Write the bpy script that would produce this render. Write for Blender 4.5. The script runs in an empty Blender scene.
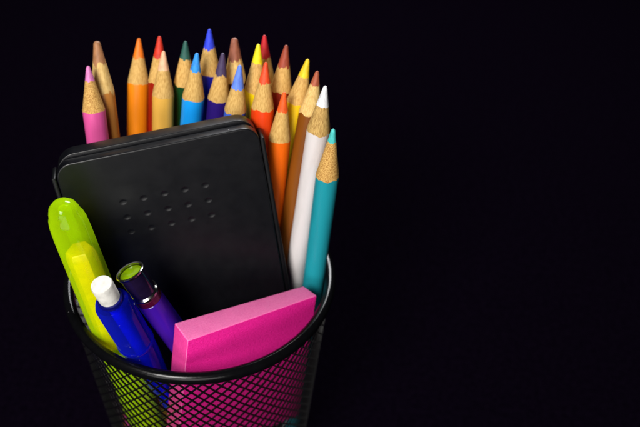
import bpy, bmesh, math, random
from mathutils import Vector, Matrix, Quaternion, noise

random.seed(7)
SC = bpy.context.scene
COL = SC.collection
PI = math.pi

# ------------------------------------------------------------------ camera
cam_data = bpy.data.cameras.new("camera")
cam = bpy.data.objects.new("camera", cam_data)
COL.objects.link(cam)
Rv = Vector((0.999035, 0.028936, 0.033028))
Uv = Vector((-0.043911, 0.65834, 0.751439))
Fv = Vector((0.0, 0.752164, -0.658976))
M = Matrix.Identity(4)
for i in range(3):
    M[i][0], M[i][1], M[i][2] = Rv[i], Uv[i], -Fv[i]
    M[i][3] = (0.038795, -0.211802, 0.312997)[i]
cam.matrix_world = M
cam_data.sensor_width = 36
cam_data.lens = 50.625
cam_data.clip_start = 0.01
cam_data.clip_end = 50
cam_data.dof.use_dof = True
cam_data.dof.focus_distance = 0.262
cam_data.dof.aperture_fstop = 13
SC.camera = cam

# ------------------------------------------------------------------ world: a dark studio
world = bpy.data.worlds.new("World")
SC.world = world
world.use_nodes = True
bg = world.node_tree.nodes["Background"]
bg.inputs[0].default_value = (0.55, 0.55, 0.8, 1)
bg.inputs[1].default_value = 0.006

# ------------------------------------------------------------------ lamps
def area(name, loc, target, size, size_y, power, color=(1, 1, 1)):
    d = bpy.data.lights.new(name, 'AREA')
    d.shape = 'RECTANGLE'
    d.size, d.size_y = size, size_y
    d.energy = power
    d.color = color
    o = bpy.data.objects.new(name, d)
    COL.objects.link(o)
    o.location = loc
    o.rotation_euler = (Vector(target) - Vector(loc)).to_track_quat('-Z', 'Y').to_euler()
    return o

area("softbox_key", (-0.15, -0.44, 0.52), (0, 0.0, 0.12), 0.20, 0.20, 4.9, (1, 0.97, 0.93))
area("softbox_back", (0.05, 0.47, 0.54), (0, 0, 0.11), 0.28, 0.16, 4.4, (0.97, 0.98, 1))
area("fill_low", (-0.06, -0.56, 0.22), (0, 0, 0.08), 0.50, 0.26, 1.7, (1, 0.97, 0.94))  # unseen fill lamp, added to brighten what stands behind the mesh

SC.view_settings.view_transform = 'Standard'
SC.view_settings.look = 'None'
SC.view_settings.exposure = 0.0
SC.view_settings.gamma = 1.0

# ------------------------------------------------------------------ helpers
def lin(c):
    return tuple((v / 255 / 12.92) if v / 255 <= 0.04045 else ((v / 255 + 0.055) / 1.055) ** 2.4 for v in c)

def principled(name):
    m = bpy.data.materials.new(name)
    m.use_nodes = True
    nt = m.node_tree
    return m, nt, nt.nodes["Principled BSDF"]

def N(nt, kind, **kw):
    n = nt.nodes.new(kind)
    for k, v in kw.items():
        setattr(n, k, v)
    return n

def obj_coords(nt, scale):
    tc = N(nt, 'ShaderNodeTexCoord')
    mp = N(nt, 'ShaderNodeMapping')
    mp.inputs['Scale'].default_value = scale
    nt.links.new(tc.outputs['Object'], mp.inputs['Vector'])
    return mp.outputs['Vector']

def vary(nt, b, vec, c0, c1, nscale=1.0, detail=6, lo=0.35, hi=0.65, bump=0.0, bdist=0.0002):
    n = N(nt, 'ShaderNodeTexNoise')
    n.inputs['Scale'].default_value = nscale
    n.inputs['Detail'].default_value = detail
    nt.links.new(vec, n.inputs['Vector'])
    r = N(nt, 'ShaderNodeValToRGB')
    r.color_ramp.elements[0].position = lo
    r.color_ramp.elements[1].position = hi
    r.color_ramp.elements[0].color = (*c0, 1)
    r.color_ramp.elements[1].color = (*c1, 1)
    nt.links.new(n.outputs['Fac'], r.inputs['Fac'])
    nt.links.new(r.outputs['Color'], b.inputs['Base Color'])
    if bump:
        bp = N(nt, 'ShaderNodeBump')
        bp.inputs['Strength'].default_value = bump
        bp.inputs['Distance'].default_value = bdist
        nt.links.new(n.outputs['Fac'], bp.inputs['Height'])
        nt.links.new(bp.outputs['Normal'], b.inputs['Normal'])
    return n, r

def specks(nt, b, colour_out, scale, amount, colour):
    """a few tiny lint and dust specks scattered over a surface"""
    v = obj_coords(nt, (scale, scale, scale))
    wn = N(nt, 'ShaderNodeTexNoise')
    wn.inputs['Scale'].default_value = 2.2
    nt.links.new(v, wn.inputs['Vector'])
    mx = N(nt, 'ShaderNodeMix', data_type='VECTOR')
    mx.inputs['Factor'].default_value = 0.25
    nt.links.new(v, mx.inputs['A'])
    nt.links.new(wn.outputs['Color'], mx.inputs['B'])
    vo = N(nt, 'ShaderNodeTexVoronoi')
    vo.inputs['Scale'].default_value = 1.0
    nt.links.new(mx.outputs['Result'], vo.inputs['Vector'])
    sep = N(nt, 'ShaderNodeSeparateColor')
    nt.links.new(vo.outputs['Color'], sep.inputs['Color'])
    few = N(nt, 'ShaderNodeMath', operation='LESS_THAN')
    few.inputs[1].default_value = amount
    nt.links.new(sep.outputs['Red'], few.inputs[0])
    sz = N(nt, 'ShaderNodeMath', operation='MULTIPLY')
    sz.inputs[1].default_value = 0.10
    nt.links.new(sep.outputs['Green'], sz.inputs[0])
    near = N(nt, 'ShaderNodeMath', operation='LESS_THAN')
    nt.links.new(vo.outputs['Distance'], near.inputs[0])
    nt.links.new(sz.outputs[0], near.inputs[1])
    both = N(nt, 'ShaderNodeMath', operation='MULTIPLY')
    nt.links.new(few.outputs[0], both.inputs[0])
    nt.links.new(near.outputs[0], both.inputs[1])
    cm = N(nt, 'ShaderNodeMix', data_type='RGBA')
    nt.links.new(both.outputs[0], cm.inputs['Factor'])
    nt.links.new(colour_out, cm.inputs[6])
    cm.inputs[7].default_value = (*colour, 1)
    nt.links.new(cm.outputs[2], b.inputs['Base Color'])

def paint_mat(name, srgb, rough=0.38, scuff=0.85):
    c = lin(srgb)
    m, nt, b = principled(name)
    v = obj_coords(nt, (260, 260, 45))
    n, r = vary(nt, b, v, tuple(x * scuff for x in c), c, 1.0, 5, 0.3, 0.55, 0.25, 0.0002)
    specks(nt, b, r.outputs['Color'], 330, 0.22, tuple(x * 0.3 for x in c))
    b.inputs['Roughness'].default_value = rough
    b.inputs['Specular IOR Level'].default_value = 0.35
    return m

def lead_mat(name, srgb):
    c = lin(srgb)
    m, nt, b = principled(name)
    v = obj_coords(nt, (900, 900, 500))
    vary(nt, b, v, tuple(x * 0.72 for x in c), c, 1.0, 6, 0.3, 0.6, 0.5, 0.0003)
    b.inputs['Roughness'].default_value = 0.6
    return m

def wood_mat(name, dark, light, speckled=False):
    m, nt, b = principled(name)
    if speckled:
        v = obj_coords(nt, (4200, 4200, 2200))
        vary(nt, b, v, lin(dark), lin(light), 1.0, 3, 0.40, 0.58, 0.3, 0.0002)
    else:
        v = obj_coords(nt, (3800, 3800, 280))
        vary(nt, b, v, lin(dark), lin(light), 1.0, 7, 0.30, 0.62, 0.35, 0.0002)
    b.inputs['Roughness'].default_value = 0.7
    b.inputs['Specular IOR Level'].default_value = 0.2
    return m

def plain(name, srgb, rough=0.4, metal=0.0, spec=0.5, bump=None, dust=0.0, dust_scale=420):
    m, nt, b = principled(name)
    c = lin(srgb)
    v = obj_coords(nt, (500, 500, 500))
    n, r = vary(nt, b, v, tuple(x * 0.8 for x in c), c, 1.0, 4, 0.35, 0.6)
    b.inputs['Roughness'].default_value = rough
    b.inputs['Metallic'].default_value = metal
    if dust:
        specks(nt, b, r.outputs['Color'], dust_scale, dust, (0.30, 0.29, 0.30))
        rn = N(nt, 'ShaderNodeTexNoise')
        rn.inputs['Scale'].default_value = 0.35
        rn.inputs['Detail'].default_value = 8
        nt.links.new(v, rn.inputs['Vector'])
        rm_ = N(nt, 'ShaderNodeMapRange')
        rm_.inputs['From Min'].default_value = 0.3
        rm_.inputs['From Max'].default_value = 0.7
        rm_.inputs['To Min'].default_value = rough - 0.03
        rm_.inputs['To Max'].default_value = rough + 0.04
        nt.links.new(rn.outputs['Fac'], rm_.inputs['Value'])
        nt.links.new(rm_.outputs['Result'], b.inputs['Roughness'])
    b.inputs['Specular IOR Level'].default_value = spec
    if bump:
        s, strength, dist = bump
        v2 = obj_coords(nt, (s, s, s))
        n2 = N(nt, 'ShaderNodeTexNoise')
        n2.inputs['Detail'].default_value = 4
        n2.inputs['Scale'].default_value = 1
        nt.links.new(v2, n2.inputs['Vector'])
        bp = N(nt, 'ShaderNodeBump')
        bp.inputs['Strength'].default_value = strength
        bp.inputs['Distance'].default_value = dist
        nt.links.new(n2.outputs['Fac'], bp.inputs['Height'])
        nt.links.new(bp.outputs['Normal'], b.inputs['Normal'])
    return m

def clear_plastic(name, srgb, clear=0.45, rough=0.12, tint=None, dust=None):
    """tinted see-through plastic: part clear, part cloudy, glossy skin"""
    m, nt, b = principled(name)
    c = lin(srgb)
    tint = lin(tint) if tint else tuple(min(1, 0.35 + 0.65 * x) for x in c)
    b.inputs['Base Color'].default_value = (*c, 1)
    b.inputs['Roughness'].default_value = rough
    if dust:
        rgb = N(nt, 'ShaderNodeRGB')
        rgb.outputs[0].default_value = (*c, 1)
        specks(nt, b, rgb.outputs[0], 600, 0.5, dust)
    tl = N(nt, 'ShaderNodeBsdfTranslucent')
    tl.inputs['Color'].default_value = (*c, 1)
    body = N(nt, 'ShaderNodeMixShader')
    body.inputs['Fac'].default_value = 0.3
    nt.links.new(b.outputs[0], body.inputs[1])
    nt.links.new(tl.outputs[0], body.inputs[2])
    tp = N(nt, 'ShaderNodeBsdfTransparent')
    tp.inputs['Color'].default_value = (*tint, 1)
    mix = N(nt, 'ShaderNodeMixShader')
    lw = N(nt, 'ShaderNodeLayerWeight')
    lw.inputs['Blend'].default_value = 0.35
    mr = N(nt, 'ShaderNodeMapRange')
    mr.inputs['To Min'].default_value = clear
    mr.inputs['To Max'].default_value = 0.05
    nt.links.new(lw.outputs['Facing'], mr.inputs['Value'])
    nt.links.new(mr.outputs['Result'], mix.inputs['Fac'])
    nt.links.new(body.outputs[0], mix.inputs[1])
    nt.links.new(tp.outputs[0], mix.inputs[2])
    nt.links.new(mix.outputs[0], nt.nodes['Material Output'].inputs['Surface'])
    return m

def build(name, bm, mat, parent=None, smooth=True, matrix=None):
    me = bpy.data.meshes.new(name)
    bmesh.ops.recalc_face_normals(bm, faces=bm.faces)
    bm.to_mesh(me)
    bm.free()
    if smooth:
        for p in me.polygons:
            p.use_smooth = True
        try:
            me.set_sharp_from_angle(angle=math.radians(38))
        except Exception:
            pass
    me.materials.append(mat)
    o = bpy.data.objects.new(name, me)
    COL.objects.link(o)
    if parent is not None:
        o.parent = parent
    if matrix is not None:
        o.matrix_local = matrix
    return o

def thing(name, label, cat, matrix, group=None):
    o = bpy.data.objects.new(name, None)
    COL.objects.link(o)
    o.empty_display_size = 0.01
    o.matrix_world = matrix
    o["label"] = label
    o["category"] = cat
    if group:
        o["group"] = group
    return o

def axis_matrix(base, tip, spin=0.0):
    d = (Vector(tip) - Vector(base)).normalized()
    q = d.to_track_quat('Z', 'Y') @ Quaternion((0, 0, 1), spin)
    return Matrix.Translation(Vector(base)) @ q.to_matrix().to_4x4()

def lathe(profile, seg=48, bm=None, close_ends=True, wob=None):
    """profile: list of (radius, z) from bottom to top; radius 0 closes to a point"""
    bm = bm or bmesh.new()
    rings = []
    for k, (r, z) in enumerate(profile):
        if r <= 1e-7:
            rings.append([bm.verts.new((0, 0, z))])
        else:
            ring = []
            for i in range(seg):
                a = 2 * PI * i / seg
                rr, zz = (r, z) if wob is None else wob(k, a, r, z)
                ring.append(bm.verts.new((rr * math.cos(a), rr * math.sin(a), zz)))
            rings.append(ring)
    for a, b in zip(rings, rings[1:]):
        if len(a) == 1 and len(b) == 1:
            continue
        for i in range(seg):
            j = (i + 1) % seg
            if len(a) == 1:
                bm.faces.new((a[0], b[i], b[j]))
            elif len(b) == 1:
                bm.faces.new((a[i], a[j], b[0]))
            else:
                bm.faces.new((a[i], a[j], b[j], b[i]))
    if close_ends:
        if len(rings[0]) > 1:
            bm.faces.new(list(reversed(rings[0])))
        if len(rings[-1]) > 1:
            bm.faces.new(rings[-1])
    return bm

def rounded_outline(x0, x1, z0, z1, r, top_only=False, seg=10):
    pts = []
    rb = 0.0004 if top_only else r
    for cx, cz, rr, a0 in ((x1 - r, z1 - r, r, 0), (x0 + r, z1 - r, r, PI / 2), (x0 + rb, z0 + rb, rb, PI), (x1 - rb, z0 + rb, rb, 1.5 * PI)):
        for k in range(seg + 1):
            a = a0 + PI / 2 * k / seg
            pts.append((cx + rr * math.cos(a), cz + rr * math.sin(a)))
    return pts

def plate(pts, y0, y1, bev=0.0, bseg=3):
    """extrude an (x, z) outline from y0 (front) to y1 (back)"""
    bm = bmesh.new()
    a = [bm.verts.new((x, y0, z)) for x, z in pts]
    b = [bm.verts.new((x, y1, z)) for x, z in pts]
    n = len(pts)
    bm.faces.new(a)
    bm.faces.new(list(reversed(b)))
    for i in range(n):
        j = (i + 1) % n
        bm.faces.new((a[i], b[i], b[j], a[j]))
    bmesh.ops.remove_doubles(bm, verts=bm.verts, dist=1e-6)
    if bev:
        ed = [e for e in bm.edges if abs(e.verts[0].co.y - e.verts[1].co.y) < 1e-7]
        bmesh.ops.bevel(bm, geom=ed, offset=bev, segments=bseg, affect='EDGES', profile=0.5)
    return bm

# ------------------------------------------------------------------ setting: dark cloth the cup stands on
m, nt, b = principled("black_cloth")
v = obj_coords(nt, (400, 400, 400))
vary(nt, b, v, (0.0012, 0.0006, 0.0020), (0.0022, 0.0011, 0.0034), 1.0, 4, 0.3, 0.7, 0.2, 0.0003)
b.inputs['Roughness'].default_value = 1.0
b.inputs['Specular IOR Level'].default_value = 0.0
bm = bmesh.new()
bmesh.ops.create_grid(bm, x_segments=8, y_segments=8, size=2.5)
table = build("tabletop", bm, m)
table["kind"] = "structure"

# ------------------------------------------------------------------ the wire mesh cup
M_black = plain("black_enamel", (9, 9, 11), 0.2, 0.0, 0.22, (900, 0.12, 0.0002), 0.35, 500)
M_wire = plain("black_wire_enamel", (11, 10, 13), 0.3, 0.0, 0.3)
cup = thing("pencil_cup", "round black wire mesh desk cup packed with pencils and pens", "pencil cup", Matrix.Identity(4))

def wall_r(z):
    return 0.0364 + 0.0082 * z / 0.1 - 0.0012

Z0, Z1 = 0.0035, 0.0965
ROWS, NW = 21, 72
bm = bmesh.new()
HW, HD = 0.00021, 0.00024
steps = ROWS * 2
for fam in (-1, 1):
    for k in range(NW):
        prev = None
        for s in range(steps + 1):
            z = Z0 + (Z1 - Z0) * s / steps
            a = 2 * PI * (k + fam * s * 0.5) / NW
            r = wall_r(z) + fam * 0.0001
            q0 = Vector((math.cos(a) * 14, math.sin(a) * 14, z * 420))
            a += 0.0032 * noise.noise(q0)
            c = Vector((r * math.cos(a), r * math.sin(a), z + 0.00016 * noise.noise(q0 + Vector((31, 7, 3)))))
            da = fam * 0.5 * 2 * PI / NW / ((Z1 - Z0) / steps)
            t = Vector((-r * math.sin(a) * da, r * math.cos(a) * da, 1)).normalized()
            rad = Vector((math.cos(a), math.sin(a), 0))
            sd = t.cross(rad).normalized()
            ring = [bm.verts.new(c + sd * (HW * p) + rad * (HD * q)) for p, q in ((-1, -1), (1, -1), (1, 1), (-1, 1))]
            if prev:
                for i in range(4):
                    j = (i + 1) % 4
                    bm.faces.new((prev[i], prev[j], ring[j], ring[i]))
            prev = ring
build("wire_mesh", bm, M_wire, cup, smooth=False)

bm = bmesh.new()                                   # rolled rim, a slightly tall tube with tiny dents
seg, ts = 160, 18
rings = []
for i in range(seg):
    a = 2 * PI * i / seg
    ring = []
    for k in range(ts):
        b_ = 2 * PI * k / ts
        w = 1 + 0.012 * noise.noise((math.cos(a) * 9, math.sin(a) * 9, k * 0.1))
        rr = 0.04315 + 0.00185 * w * math.cos(b_)
        zz = 0.0975 + 0.0021 * w * math.sin(b_)
        ring.append(bm.verts.new((rr * math.cos(a), rr * math.sin(a), zz)))
    rings.append(ring)
for i in range(seg):
    A, B = rings[i], rings[(i + 1) % seg]
    for k in range(ts):
        bm.faces.new((A[k], A[(k + 1) % ts], B[(k + 1) % ts], B[k]))
build("rim", bm, M_black, cup)
build("base_ring", lathe([(0.0335, 0.0), (0.0368, 0.0), (0.0374, 0.001), (0.0374, 0.004), (0.0366, 0.0048), (0.0350, 0.0048)], 96), M_black, cup)
build("floor_plate", lathe([(0.0345, 0.0015), (0.0345, 0.0028)], 96), M_wire, cup)

# ------------------------------------------------------------------ coloured pencils
W0, W1 = (168, 130, 72), (222, 196, 138)
WOODS = {
    "plain": wood_mat("cedar_wood", (170, 128, 64), (212, 174, 104)),
    "pale": wood_mat("pale_wood", (190, 150, 82), (226, 194, 126)),
    "dark": wood_mat("brown_grain_wood", (142, 106, 54), (200, 164, 98)),
    "speckled": wood_mat("speckled_wood", (160, 114, 56), (212, 170, 98), True),
}
# key: base, tip, lead length, sharpened length, paint, lead, wood, jag (paint edge), lead jag, spin
PENCILS = {
    "pink": ((-0.02634, -0.01605, 0.0035), (-0.03515, 0.02635, 0.16095), .0047, .0144, (214, 82, 150), (214, 122, 184), "speckled", .0002, .0003),
    "tan": ((-0.02437, -0.00901, 0.0035), (-0.03369, 0.03458, 0.16504), .0068, .0165, (188, 124, 56), (168, 116, 76), "pale", .0012, .0014),
    "orange": ((-0.03211, -0.00435, 0.0035), (-0.02287, 0.04571, 0.16018), .0065, .0150, (232, 132, 14), (240, 120, 14), "plain", .0003, .0005),
    "red": ((-0.02583, 0.01304, 0.0035), (-0.01546, 0.04285, 0.16295), .0072, .0156, (150, 26, 10), (210, 48, 26), "plain", .0004, .0006),
    "cream": ((-0.02245, 0.00671, 0.0035), (-0.01314, 0.03581, 0.16173), .0061, .0150, (224, 172, 74), (240, 186, 146), "plain", .0003, .0004),
    "green": ((-0.01801, 0.02668, 0.0035), (-0.00672, 0.04044, 0.16296), .0060, .0152, (12, 62, 26), (30, 88, 78), "plain", .0004, .0005),
    "sky": ((-0.02136, 0.02033, 0.0035), (-0.00168, 0.03091, 0.16453), .0060, .0159, (20, 152, 240), (46, 150, 240), "plain", .0003, .0005),
    "blue": ((-0.00627, 0.03, 0.0035), (0.00124, 0.04022, 0.16782), .0063, .0152, (18, 22, 158), (44, 66, 226), "plain", .0003, .0008),
    "violet": ((-0.01213, 0.02008, 0.0035), (0.00613, 0.0332, 0.16355), .0075, .0163, (44, 22, 116), (66, 50, 88), "plain", .0003, .0008),
    "dark_brown": ((0.00808, 0.03117, 0.0035), (0.00913, 0.03985, 0.16518), .0074, .0152, (84, 30, 18), (150, 88, 66), "pale", .0006, .0012),
    "periwinkle": ((-0.00532, 0.01797, 0.0035), (0.01233, 0.02471, 0.16475), .0079, .0164, (66, 104, 214), (98, 136, 240), "plain", .0005, .0004),
    "yellow": ((0.00715, 0.02415, 0.0035), (0.01741, 0.0325, 0.16775), .0063, .0161, (240, 212, 10), (246, 230, 24), "plain", .0003, .0004),
    "crimson": ((0.01997, 0.02022, 0.0035), (0.01861, 0.04103, 0.16606), .0076, .0172, (128, 18, 24), (198, 28, 40), "plain", .0003, .0005),
    "vermilion": ((0.01048, -0.00954, 0.0035), (0.02016, 0.02654, 0.16509), .0065, .0151, (228, 64, 12), (236, 74, 28), "plain", .0004, .0006),
    "red_brown": ((0.00947, 0.01428, 0.0035), (0.02598, 0.03489, 0.16642), .0071, .0154, (132, 28, 8), (156, 66, 44), "plain", .0004, .0009),
    "light_orange": ((0.01403, 0.00564, 0.0035), (0.02624, 0.02071, 0.15829), .0065, .0166, (232, 100, 8), (242, 92, 22), "plain", .0003, .0004),
    "golden": ((0.00158, 0.00688, 0.0035), (0.03296, 0.03013, 0.16461), .0059, .0150, (226, 186, 14), (240, 206, 32), "plain", .0004, .0006),
    "brown": ((0.0149, -0.00375, 0.0035), (0.0361, 0.02539, 0.1634), .0045, .0140, (124, 68, 14), (172, 86, 56), "pale", .0004, .0006),
    "white": ((0.02314, 0.01382, 0.0035), (0.03877, 0.00766, 0.16966), .0067, .0160, (208, 202, 202), (232, 232, 236), "dark", .0005, .0004),
    "teal": ((0.03193, 0.00527, 0.0035), (0.04164, 0.00162, 0.15893), .0044, .0176, (28, 140, 154), (70, 192, 188), "speckled", .0004, .0003),
}
LABELS = {
    "pink": "pink pencil with speckled wood, leftmost pencil in the cup",
    "tan": "golden tan pencil with a knife-cut point, behind the pink pencil",
    "orange": "amber orange pencil standing apart between the tan and the red pencil",
    "red": "dark red pencil mostly hidden behind the cream yellow pencil",
    "cream": "cream yellow pencil with a pale peach point, in front of the red one",
    "green": "dark green pencil behind the sky blue pencil",
    "sky": "bright sky blue pencil just above the top edge of the black case",
    "blue": "royal blue pencil with the tallest point of all, behind the violet pencil",
    "violet": "deep violet pencil with a dull dark plum point",
    "dark_brown": "dark brown pencil with a blunt point, at the back beside the royal blue one",
    "periwinkle": "periwinkle blue pencil with long bare wood, right at the corner of the black case",
    "yellow": "lemon yellow pencil in front of the crimson pencil",
    "crimson": "crimson pencil mostly hidden behind the lemon yellow one",
    "vermilion": "red-orange pencil beside the top right corner of the black case",
    "red_brown": "rusty red-brown pencil between the crimson and the golden yellow pencil",
    "light_orange": "bright orange pencil with a low point, standing along the right edge of the black case",
    "golden": "golden yellow pencil behind the medium brown pencil",
    "brown": "medium brown pencil between the golden yellow and the white pencil",
    "white": "white pencil with dark grained wood, between the brown and the teal pencil",
    "teal": "teal pencil with speckled wood, rightmost and nearest pencil in the cup",
}
RP = 0.00355

def prof(s, wl, key=''):
    """radius of a sharpened pencil at distance s from the tip"""
    tipr = 0.0010 if key in ('tan', 'dark_brown') else 0.0006
    if s < 0.0009:
        k = s / 0.0009
        return tipr * math.sqrt(max(0.0, 1 - (1 - k) ** 2)) + 0.0001 * k
    r = tipr + 0.0001 + (RP - tipr - 0.0001) * (s - 0.0009) / (wl - 0.0009)
    return min(r, RP)

def make_pencil(key, seed):
    base, tip, tl, tw, paint, lead, wood, jag, ljag = PENCILS[key]
    L = (Vector(tip) - Vector(base)).length
    rnd = random.Random(seed)
    t = thing("pencil", LABELS[key], "pencil", axis_matrix(base, tip, rnd.uniform(0, 6.28)), "coloured pencils in the cup")
    seg = 64
    off = rnd.uniform(0, 50)
    n_sc = rnd.choice((5, 6, 7))
    ph = rnd.uniform(0, 6)

    def edge(a, amp, freq, o):
        q = noise.noise((math.cos(a) * freq + o, math.sin(a) * freq, o * 1.7)) + 0.5 * noise.noise((math.cos(a) * freq * 3 + o, math.sin(a) * freq * 3, o * 0.7))
        return amp * 1.5 * q

    def lo(a): return tl + edge(a, ljag, 2.6, off)
    def wo(a): return tw + edge(a, jag, 1.5, off + 9) + 0.35 * jag * math.cos(n_sc * a + ph)
    facet = 0.05 if wood == "pale" else 0.012

    def rad(s, a):
        r = prof(s, tw, key)
        if 0.002 < s < tw:
            w_ = math.sin(PI * min(1, s / tw))
            r *= 1 + facet * w_ * noise.noise((math.cos(a) * 1.6 + off, math.sin(a) * 1.6, s * 140))
        return r

    def grid(fracs, s0, s1):
        bm = bmesh.new()
        rings = []
        for f in fracs:
            ring = []
            for i in range(seg):
                a = 2 * PI * i / seg
                s = s0(a) + (s1(a) - s0(a)) * f
                r = rad(s, a)
                ring.append(bm.verts.new((r * math.cos(a), r * math.sin(a), L - s)))
            rings.append(ring)
        for A, B in zip(rings, rings[1:]):
            for i in range(seg):
                j = (i + 1) % seg
                bm.faces.new((A[i], A[j], B[j], B[i]))
        return bm, rings

    bm, rg = grid([0.02, 0.05, 0.1, 0.16, 0.25, 0.4, 0.55, 0.7, 0.85, 1.0], lambda a: 0.0, lo)
    bm.faces.new(rg[0])
    build("lead", bm, lead_mat(key + "_lead", lead), t)
    bm, rg = grid([k / 12 for k in range(13)], lo, wo)
    build("sharpened_wood", bm, WOODS[wood], t)
    bm, rg = grid([0.0, 0.01, 0.05, 0.15, 0.3, 0.5, 0.75, 1.0], wo, lambda a: L)
    bm.faces.new(rg[-1])
    build("painted_barrel", bm, paint_mat(key + "_paint", paint), t)

for i, k in enumerate(PENCILS):
    make_pencil(k, 100 + i)

# ------------------------------------------------------------------ the black case
Rm = Matrix(((0.96145, -0.22788, -0.15393), (0.25136, 0.95527, 0.1558), (0.11154, -0.18848, 0.97572)))
H = 0.088
case_M = Matrix.Translation(Vector((0.0204, 0.010, 0.1521))) @ Rm.to_4x4() @ Matrix.Translation(Vector((-0.0322, 0, -H)))
case = thing("plastic_case", "flat black plastic case with rounded top and three rows of dimples, leaning in the cup", "case", case_M)
M_case = plain("black_case_plastic", (10, 11, 15), 0.34, 0.0, 0.33, (1400, 0.12, 0.0001), 0.10, 420)
M_rail = plain("black_case_rail_plastic", (8, 9, 12), 0.42, 0.0, 0.18, (1400, 0.12, 0.0001))

# front lid with fifteen pressed dimples
lid_bm = plate(rounded_outline(-0.0309, 0.0306, 0.0, H + 0.0010, 0.0050), 0.0, 0.0036, 0.00045, 4)
lid = build("front_lid", lid_bm, M_case, case)
cb = bmesh.new()
for row in range(3):
    for c in range(5):
        x = 0.0322 - 0.0461 + 0.00637 * c
        z = H - 0.0153 - 0.00545 * row
        bmesh.ops.create_uvsphere(cb, u_segments=20, v_segments=12, radius=1.0,
                                  matrix=Matrix.Translation((x, -0.00092, z)) @ Matrix.Diagonal((0.0024, 0.00110, 0.0018, 1)))
cut = build("dimple_cutter", cb, M_case, case)
mod = lid.modifiers.new("dimples", 'BOOLEAN')
mod.operation = 'DIFFERENCE'
mod.object = cut
mod.solver = 'EXACT'
bpy.context.view_layer.update()
ev = lid.evaluated_get(bpy.context.evaluated_depsgraph_get())
new_me = bpy.data.meshes.new_from_object(ev)
lid.modifiers.remove(mod)
lid.data = new_me
try:
    new_me.set_sharp_from_angle(angle=math.radians(30))
except Exception:
    pass
for p in new_me.polygons:
    p.use_smooth = p.normal.y > -0.9995
bpy.data.objects.remove(cut)

build("back_shell", plate(rounded_outline(-0.0308, 0.0304, 0.0, H + 0.0021, 0.0062), 0.0042, 0.0092, 0.00035, 4), M_case, case)
build("seam_gasket", plate(rounded_outline(-0.0298, 0.0300, 0.001, H + 0.0002, 0.0045), 0.0036, 0.0042), M_rail, case)
for sgn in (-1, 1):
    x0, x1 = (0.0308, 0.0322) if sgn > 0 else (-0.0325, -0.0311)
    build("side_rail", plate(rounded_outline(x0, x1, 0.002, H + (-0.0034 if sgn > 0 else -0.0030), 0.0006), 0.0004, 0.0082, 0.0003, 2), M_rail, case)

# ------------------------------------------------------------------ the pink eraser
er_base = Vector((0.0009, -0.0355, 0.1055))
e1 = Vector((0.8191, 0.5622, -0.1142)); dz = (Vector((-0.0941, -0.0646, -0.9935)) + 0.05 * Vector((-0.5659, 0.8245, 0.0))).normalized(); en = dz.cross(e1).normalized()
en = en if en.y > 0 else -en
EL, EH = 0.0466, 0.066
em = Matrix.Identity(4)
for i in range(3):
    em[i][0], em[i][1], em[i][2] = e1[i], en[i], -dz[i]
    em[i][3] = (er_base + dz * EH)[i]
def rubber(name, lo, hi, bump, rough, scale):
    m, nt, b = principled(name)
    v = obj_coords(nt, (scale, scale, scale))
    n, r = vary(nt, b, v, lin(lo), lin(hi), 1.0, 6, 0.32, 0.64, bump, 0.0003)
    big = N(nt, 'ShaderNodeTexNoise')                 # rubbed, slightly greyed patches
    big.inputs['Scale'].default_value = 0.09
    big.inputs['Detail'].default_value = 6
    nt.links.new(v, big.inputs['Vector'])
    rr = N(nt, 'ShaderNodeValToRGB')
    rr.color_ramp.elements[0].position = 0.40
    rr.color_ramp.elements[1].position = 0.66
    rr.color_ramp.elements[0].color = (1, 1, 1, 1)
    rr.color_ramp.elements[1].color = (0.93, 0.92, 0.94, 1)
    nt.links.new(big.outputs['Fac'], rr.inputs['Fac'])
    mu = N(nt, 'ShaderNodeMix', data_type='RGBA', blend_type='MULTIPLY')
    mu.inputs['Factor'].default_value = 1.0
    nt.links.new(r.outputs['Color'], mu.inputs[6])
    nt.links.new(rr.outputs['Color'], mu.inputs[7])
    nt.links.new(mu.outputs[2], b.inputs['Base Color'])
    b.inputs['Roughness'].default_value = rough
    b.inputs['Subsurface Weight'].default_value = 0.12
    b.inputs['Subsurface Radius'].default_value = (0.003, 0.001, 0.002)
    b.inputs['Subsurface Scale'].default_value = 0.5
    return m

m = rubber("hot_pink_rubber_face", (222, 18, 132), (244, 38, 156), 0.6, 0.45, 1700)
m_pale = rubber("pale_pink_rubber", (232, 104, 170), (240, 122, 182), 0.2, 0.5, 2200)
er = bmesh.new()
bl = [er.verts.new(p) for p in ((0, 0, 0), (EL + 0.0042, 0, 0), (EL + 0.0026, 0.0072, 0), (-0.0006, 0.0082, 0))]
tp = [er.verts.new(p) for p in ((0, 0, EH), (EL, 0, EH), (EL - 0.0018, 0.0056, EH), (-0.0004, 0.0082, EH))]
er.faces.new(list(reversed(bl))); er.faces.new(tp)
for i in range(4):
    j = (i + 1) % 4
    er.faces.new((bl[i], bl[j], tp[j], tp[i]))
bmesh.ops.bevel(er, geom=list(er.edges), offset=0.00045, segments=3, affect='EDGES', profile=0.5)
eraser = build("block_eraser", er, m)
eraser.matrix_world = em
eraser.data.materials.append(m_pale)
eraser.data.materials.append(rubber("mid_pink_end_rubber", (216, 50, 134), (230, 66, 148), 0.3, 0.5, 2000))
for p in eraser.data.polygons:                      # the top and ends are smoother and paler than the broad faces
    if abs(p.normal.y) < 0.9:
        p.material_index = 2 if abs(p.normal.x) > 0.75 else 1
eraser["label"] = "big hot pink block eraser wedged against the front rim of the cup"
eraser["category"] = "eraser"

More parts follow.
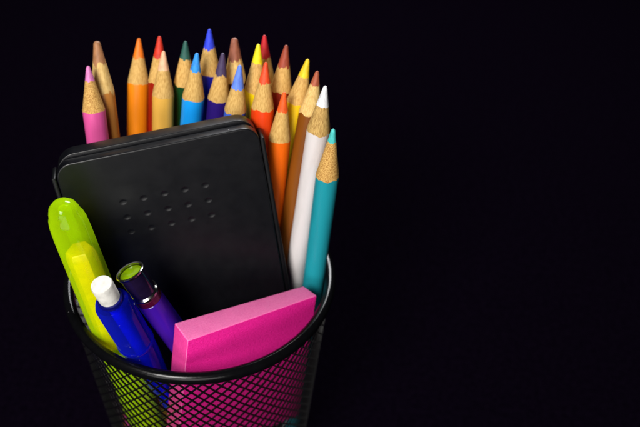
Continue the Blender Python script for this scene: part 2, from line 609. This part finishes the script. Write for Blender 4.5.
# ------------------------------------------------------------------ the lime highlighter
HB, HT = (-0.0102, -0.028, 0.0035), (-0.0346, -0.0208, 0.146)
HL = (Vector(HT) - Vector(HB)).length
hi = thing("highlighter", "see-through lime green highlighter leaning over the left rim, cap up", "highlighter", axis_matrix(HB, HT))
M_lime = clear_plastic("lime_clear_plastic", (196, 242, 10), 0.70, 0.10, (246, 250, 190))
M_limeb = plain("lime_barrel_plastic", (158, 206, 4), 0.28, 0.0, 0.5)
M_yel = plain("yellow_holder_plastic", (250, 200, 4), 0.35)
R = 0.0058
z = HL
capz = HL - 0.058
build("cap", lathe([(R, capz), (R + .0001, capz + .02), (R - .0001, z - 0.012), (R - .0003, z - .0075), (R - .0007, z - .0055), (R - .0012, z - .0046), (R - .0013, z - .0036),
                    (R - .0020, z - .0018), (R - .0034, z - .0005), (0.001, z), (0, z),
                    ][:-1] + [(0, z)], 56, close_ends=False), M_lime, hi)
build("nib_holder", lathe([(0.0046, capz + .001), (0.0046, z - .0205), (0.0041, z - .0182), (0.0036, z - .0178), (0, z - .0176)], 6, close_ends=False), M_yel, hi)
build("barrel", lathe([(0.0040, 0), (0.0052, .0008), (R - .0002, .004), (R, .03), (R, capz - .0012), (R - .0004, capz - .0004)], 56), M_limeb, hi)
cl = plate(rounded_outline(-0.0019, 0.0019, z - 0.040, z - 0.006, 0.0016), -R - .0016, -R - .0004, 0.0003, 2)
clip = build("pocket_clip", cl, M_lime, hi)
clip.matrix_local = Matrix.Rotation(math.radians(-50), 4, 'Z')

# ------------------------------------------------------------------ blue mechanical pencil with a white eraser
BB, BT = (0.0017, -0.0143, 0.0035), (-0.0217, -0.0366, 0.1296)
BL = (Vector(BT) - Vector(BB)).length
bp = thing("mechanical_pencil", "translucent blue mechanical pencil with a white eraser end, in front of the purple pen", "mechanical pencil", axis_matrix(BB, BT))
M_blue = clear_plastic("blue_clear_plastic", (24, 38, 232), 0.86, 0.10, (80, 92, 245), (0.4, 0.4, 0.9))
M_bluec = plain("blue_core_plastic", (60, 60, 235), 0.35)
M_collar = plain("blue_collar_plastic", (12, 14, 92), 0.2)
M_white = plain("white_rubber", (212, 210, 204), 0.6, 0.0, 0.3, (700, 0.2, 0.0002))
z = BL
build("eraser_tip", lathe([(0.0031, z - .0075), (0.0032, z - .0006), (0.0030, z - .0001), (0.0024, z), (0, z)], 40, close_ends=False), M_white, bp)
build("push_button", lathe([(0.0036, z - .0090), (0.0038, z - .0080), (0.0037, z - .0072), (0.0032, z - .0070)], 40), M_collar, bp)
build("barrel", lathe([(0.0012, 0.0), (0.0022, .012), (0.0030, .03), (0.0033, .066), (0.0040, .078), (0.0052, .092), (0.0055, .099), (0.0055, z - .016), (0.0054, z - .0104), (0.0049, z - .0090), (0.0038, z - .0084)], 56), M_blue, bp)
build("lead_tube", lathe([(0.0010, 0.006), (0.0016, .02), (0.0019, z - .03), (0.0021, z - .014), (0.002, z - .0125)], 32), M_bluec, bp)
for dzr in (0.030,):
    build("grip_ring", lathe([(0.0053, z - dzr - .0022), (0.00575, z - dzr - .0016), (0.00575, z - dzr - .0004), (0.0053, z - dzr)], 48, close_ends=False), M_blue, bp)

# ------------------------------------------------------------------ purple pen with a chrome ring
PB, PT = (0.0213, -0.007, 0.0035), (-0.0145, -0.032, 0.1307)
PB, PT = (0.0220, -0.008, 0.0035), (-0.0158, -0.0277, 0.1262)
PL = (Vector(PT) - Vector(PB)).length
pp = thing("ballpoint_pen", "dark purple pen with a chrome-ringed end, between the blue pencil and the black case", "pen", axis_matrix(PB, PT))
M_pur = clear_plastic("purple_clear_plastic", (92, 34, 200), 0.55, 0.16, (180, 120, 250))
M_purc = plain("purple_core_plastic", (82, 28, 168), 0.3)
M_mar = plain("maroon_ring_plastic", (70, 8, 40), 0.2)
M_olive = plain("plug_lime_reflection", (126, 160, 6), 0.12)  # highlighter's lime reflection in the pen end, put into the plug's colour
M_chr = plain("chrome", (190, 188, 186), 0.18, 1.0)
M_head = plain("dark_glossy_head", (26, 16, 44), 0.12)
z = PL
R = 0.0043
# the end of this pen is cut off at a slant
nl = pp.matrix_world.to_3x3().inverted() @ Vector((-0.398, 0.126, 0.903))
def slant(bm, z_lo=0.006):
    for v_ in bm.verts:
        k = max(0.0, min(1.0, (v_.co.z - (z - z_lo)) / z_lo))
        v_.co.z -= k * (nl.x * v_.co.x + nl.y * v_.co.y) / nl.z
    return bm
build("end_plug", slant(lathe([(R - .0007, z - .0030), (R - .0008, z - .0012), (R - .0014, z - .0009), (0, z - .0009)], 40, close_ends=False)), M_olive, pp)
build("chrome_ring", slant(lathe([(R - .0005, z - .0007), (R, z - .0006), (R + .0001, z - .0001), (R - .0002, z + .0001), (R - .0006, z), (R - .0006, z - .0030)], 48, close_ends=False)), M_chr, pp)
build("head", slant(lathe([(R - .0004, z - .0095), (R - .0003, z - .0061), (R - .0003, z - .004), (R - .0004, z - .002), (R - .0005, z - .0006)], 48, close_ends=False)), M_head, pp)
build("chrome_band", lathe([(R - .0006, z - .0112), (R + .0000, z - .0110), (R + .0000, z - .0102), (R - .0006, z - .0098)], 48, close_ends=False), M_chr, pp)
build("grip_ring", lathe([(R - .0006, z - .0137), (R, z - .0135), (R, z - .0114), (R - .0006, z - .0111)], 48, close_ends=False), M_mar, pp)
build("barrel", lathe([(0.001, 0.0), (0.0022, .008), (R - .0002, .02), (R, z - .05), (R, z - .0140), (R - .0005, z - .0136)], 48), M_pur, pp)
build("ink_tube", lathe([(0.0014, 0.006), (0.0024, .012), (0.0024, z - .0146)], 32), M_purc, pp)
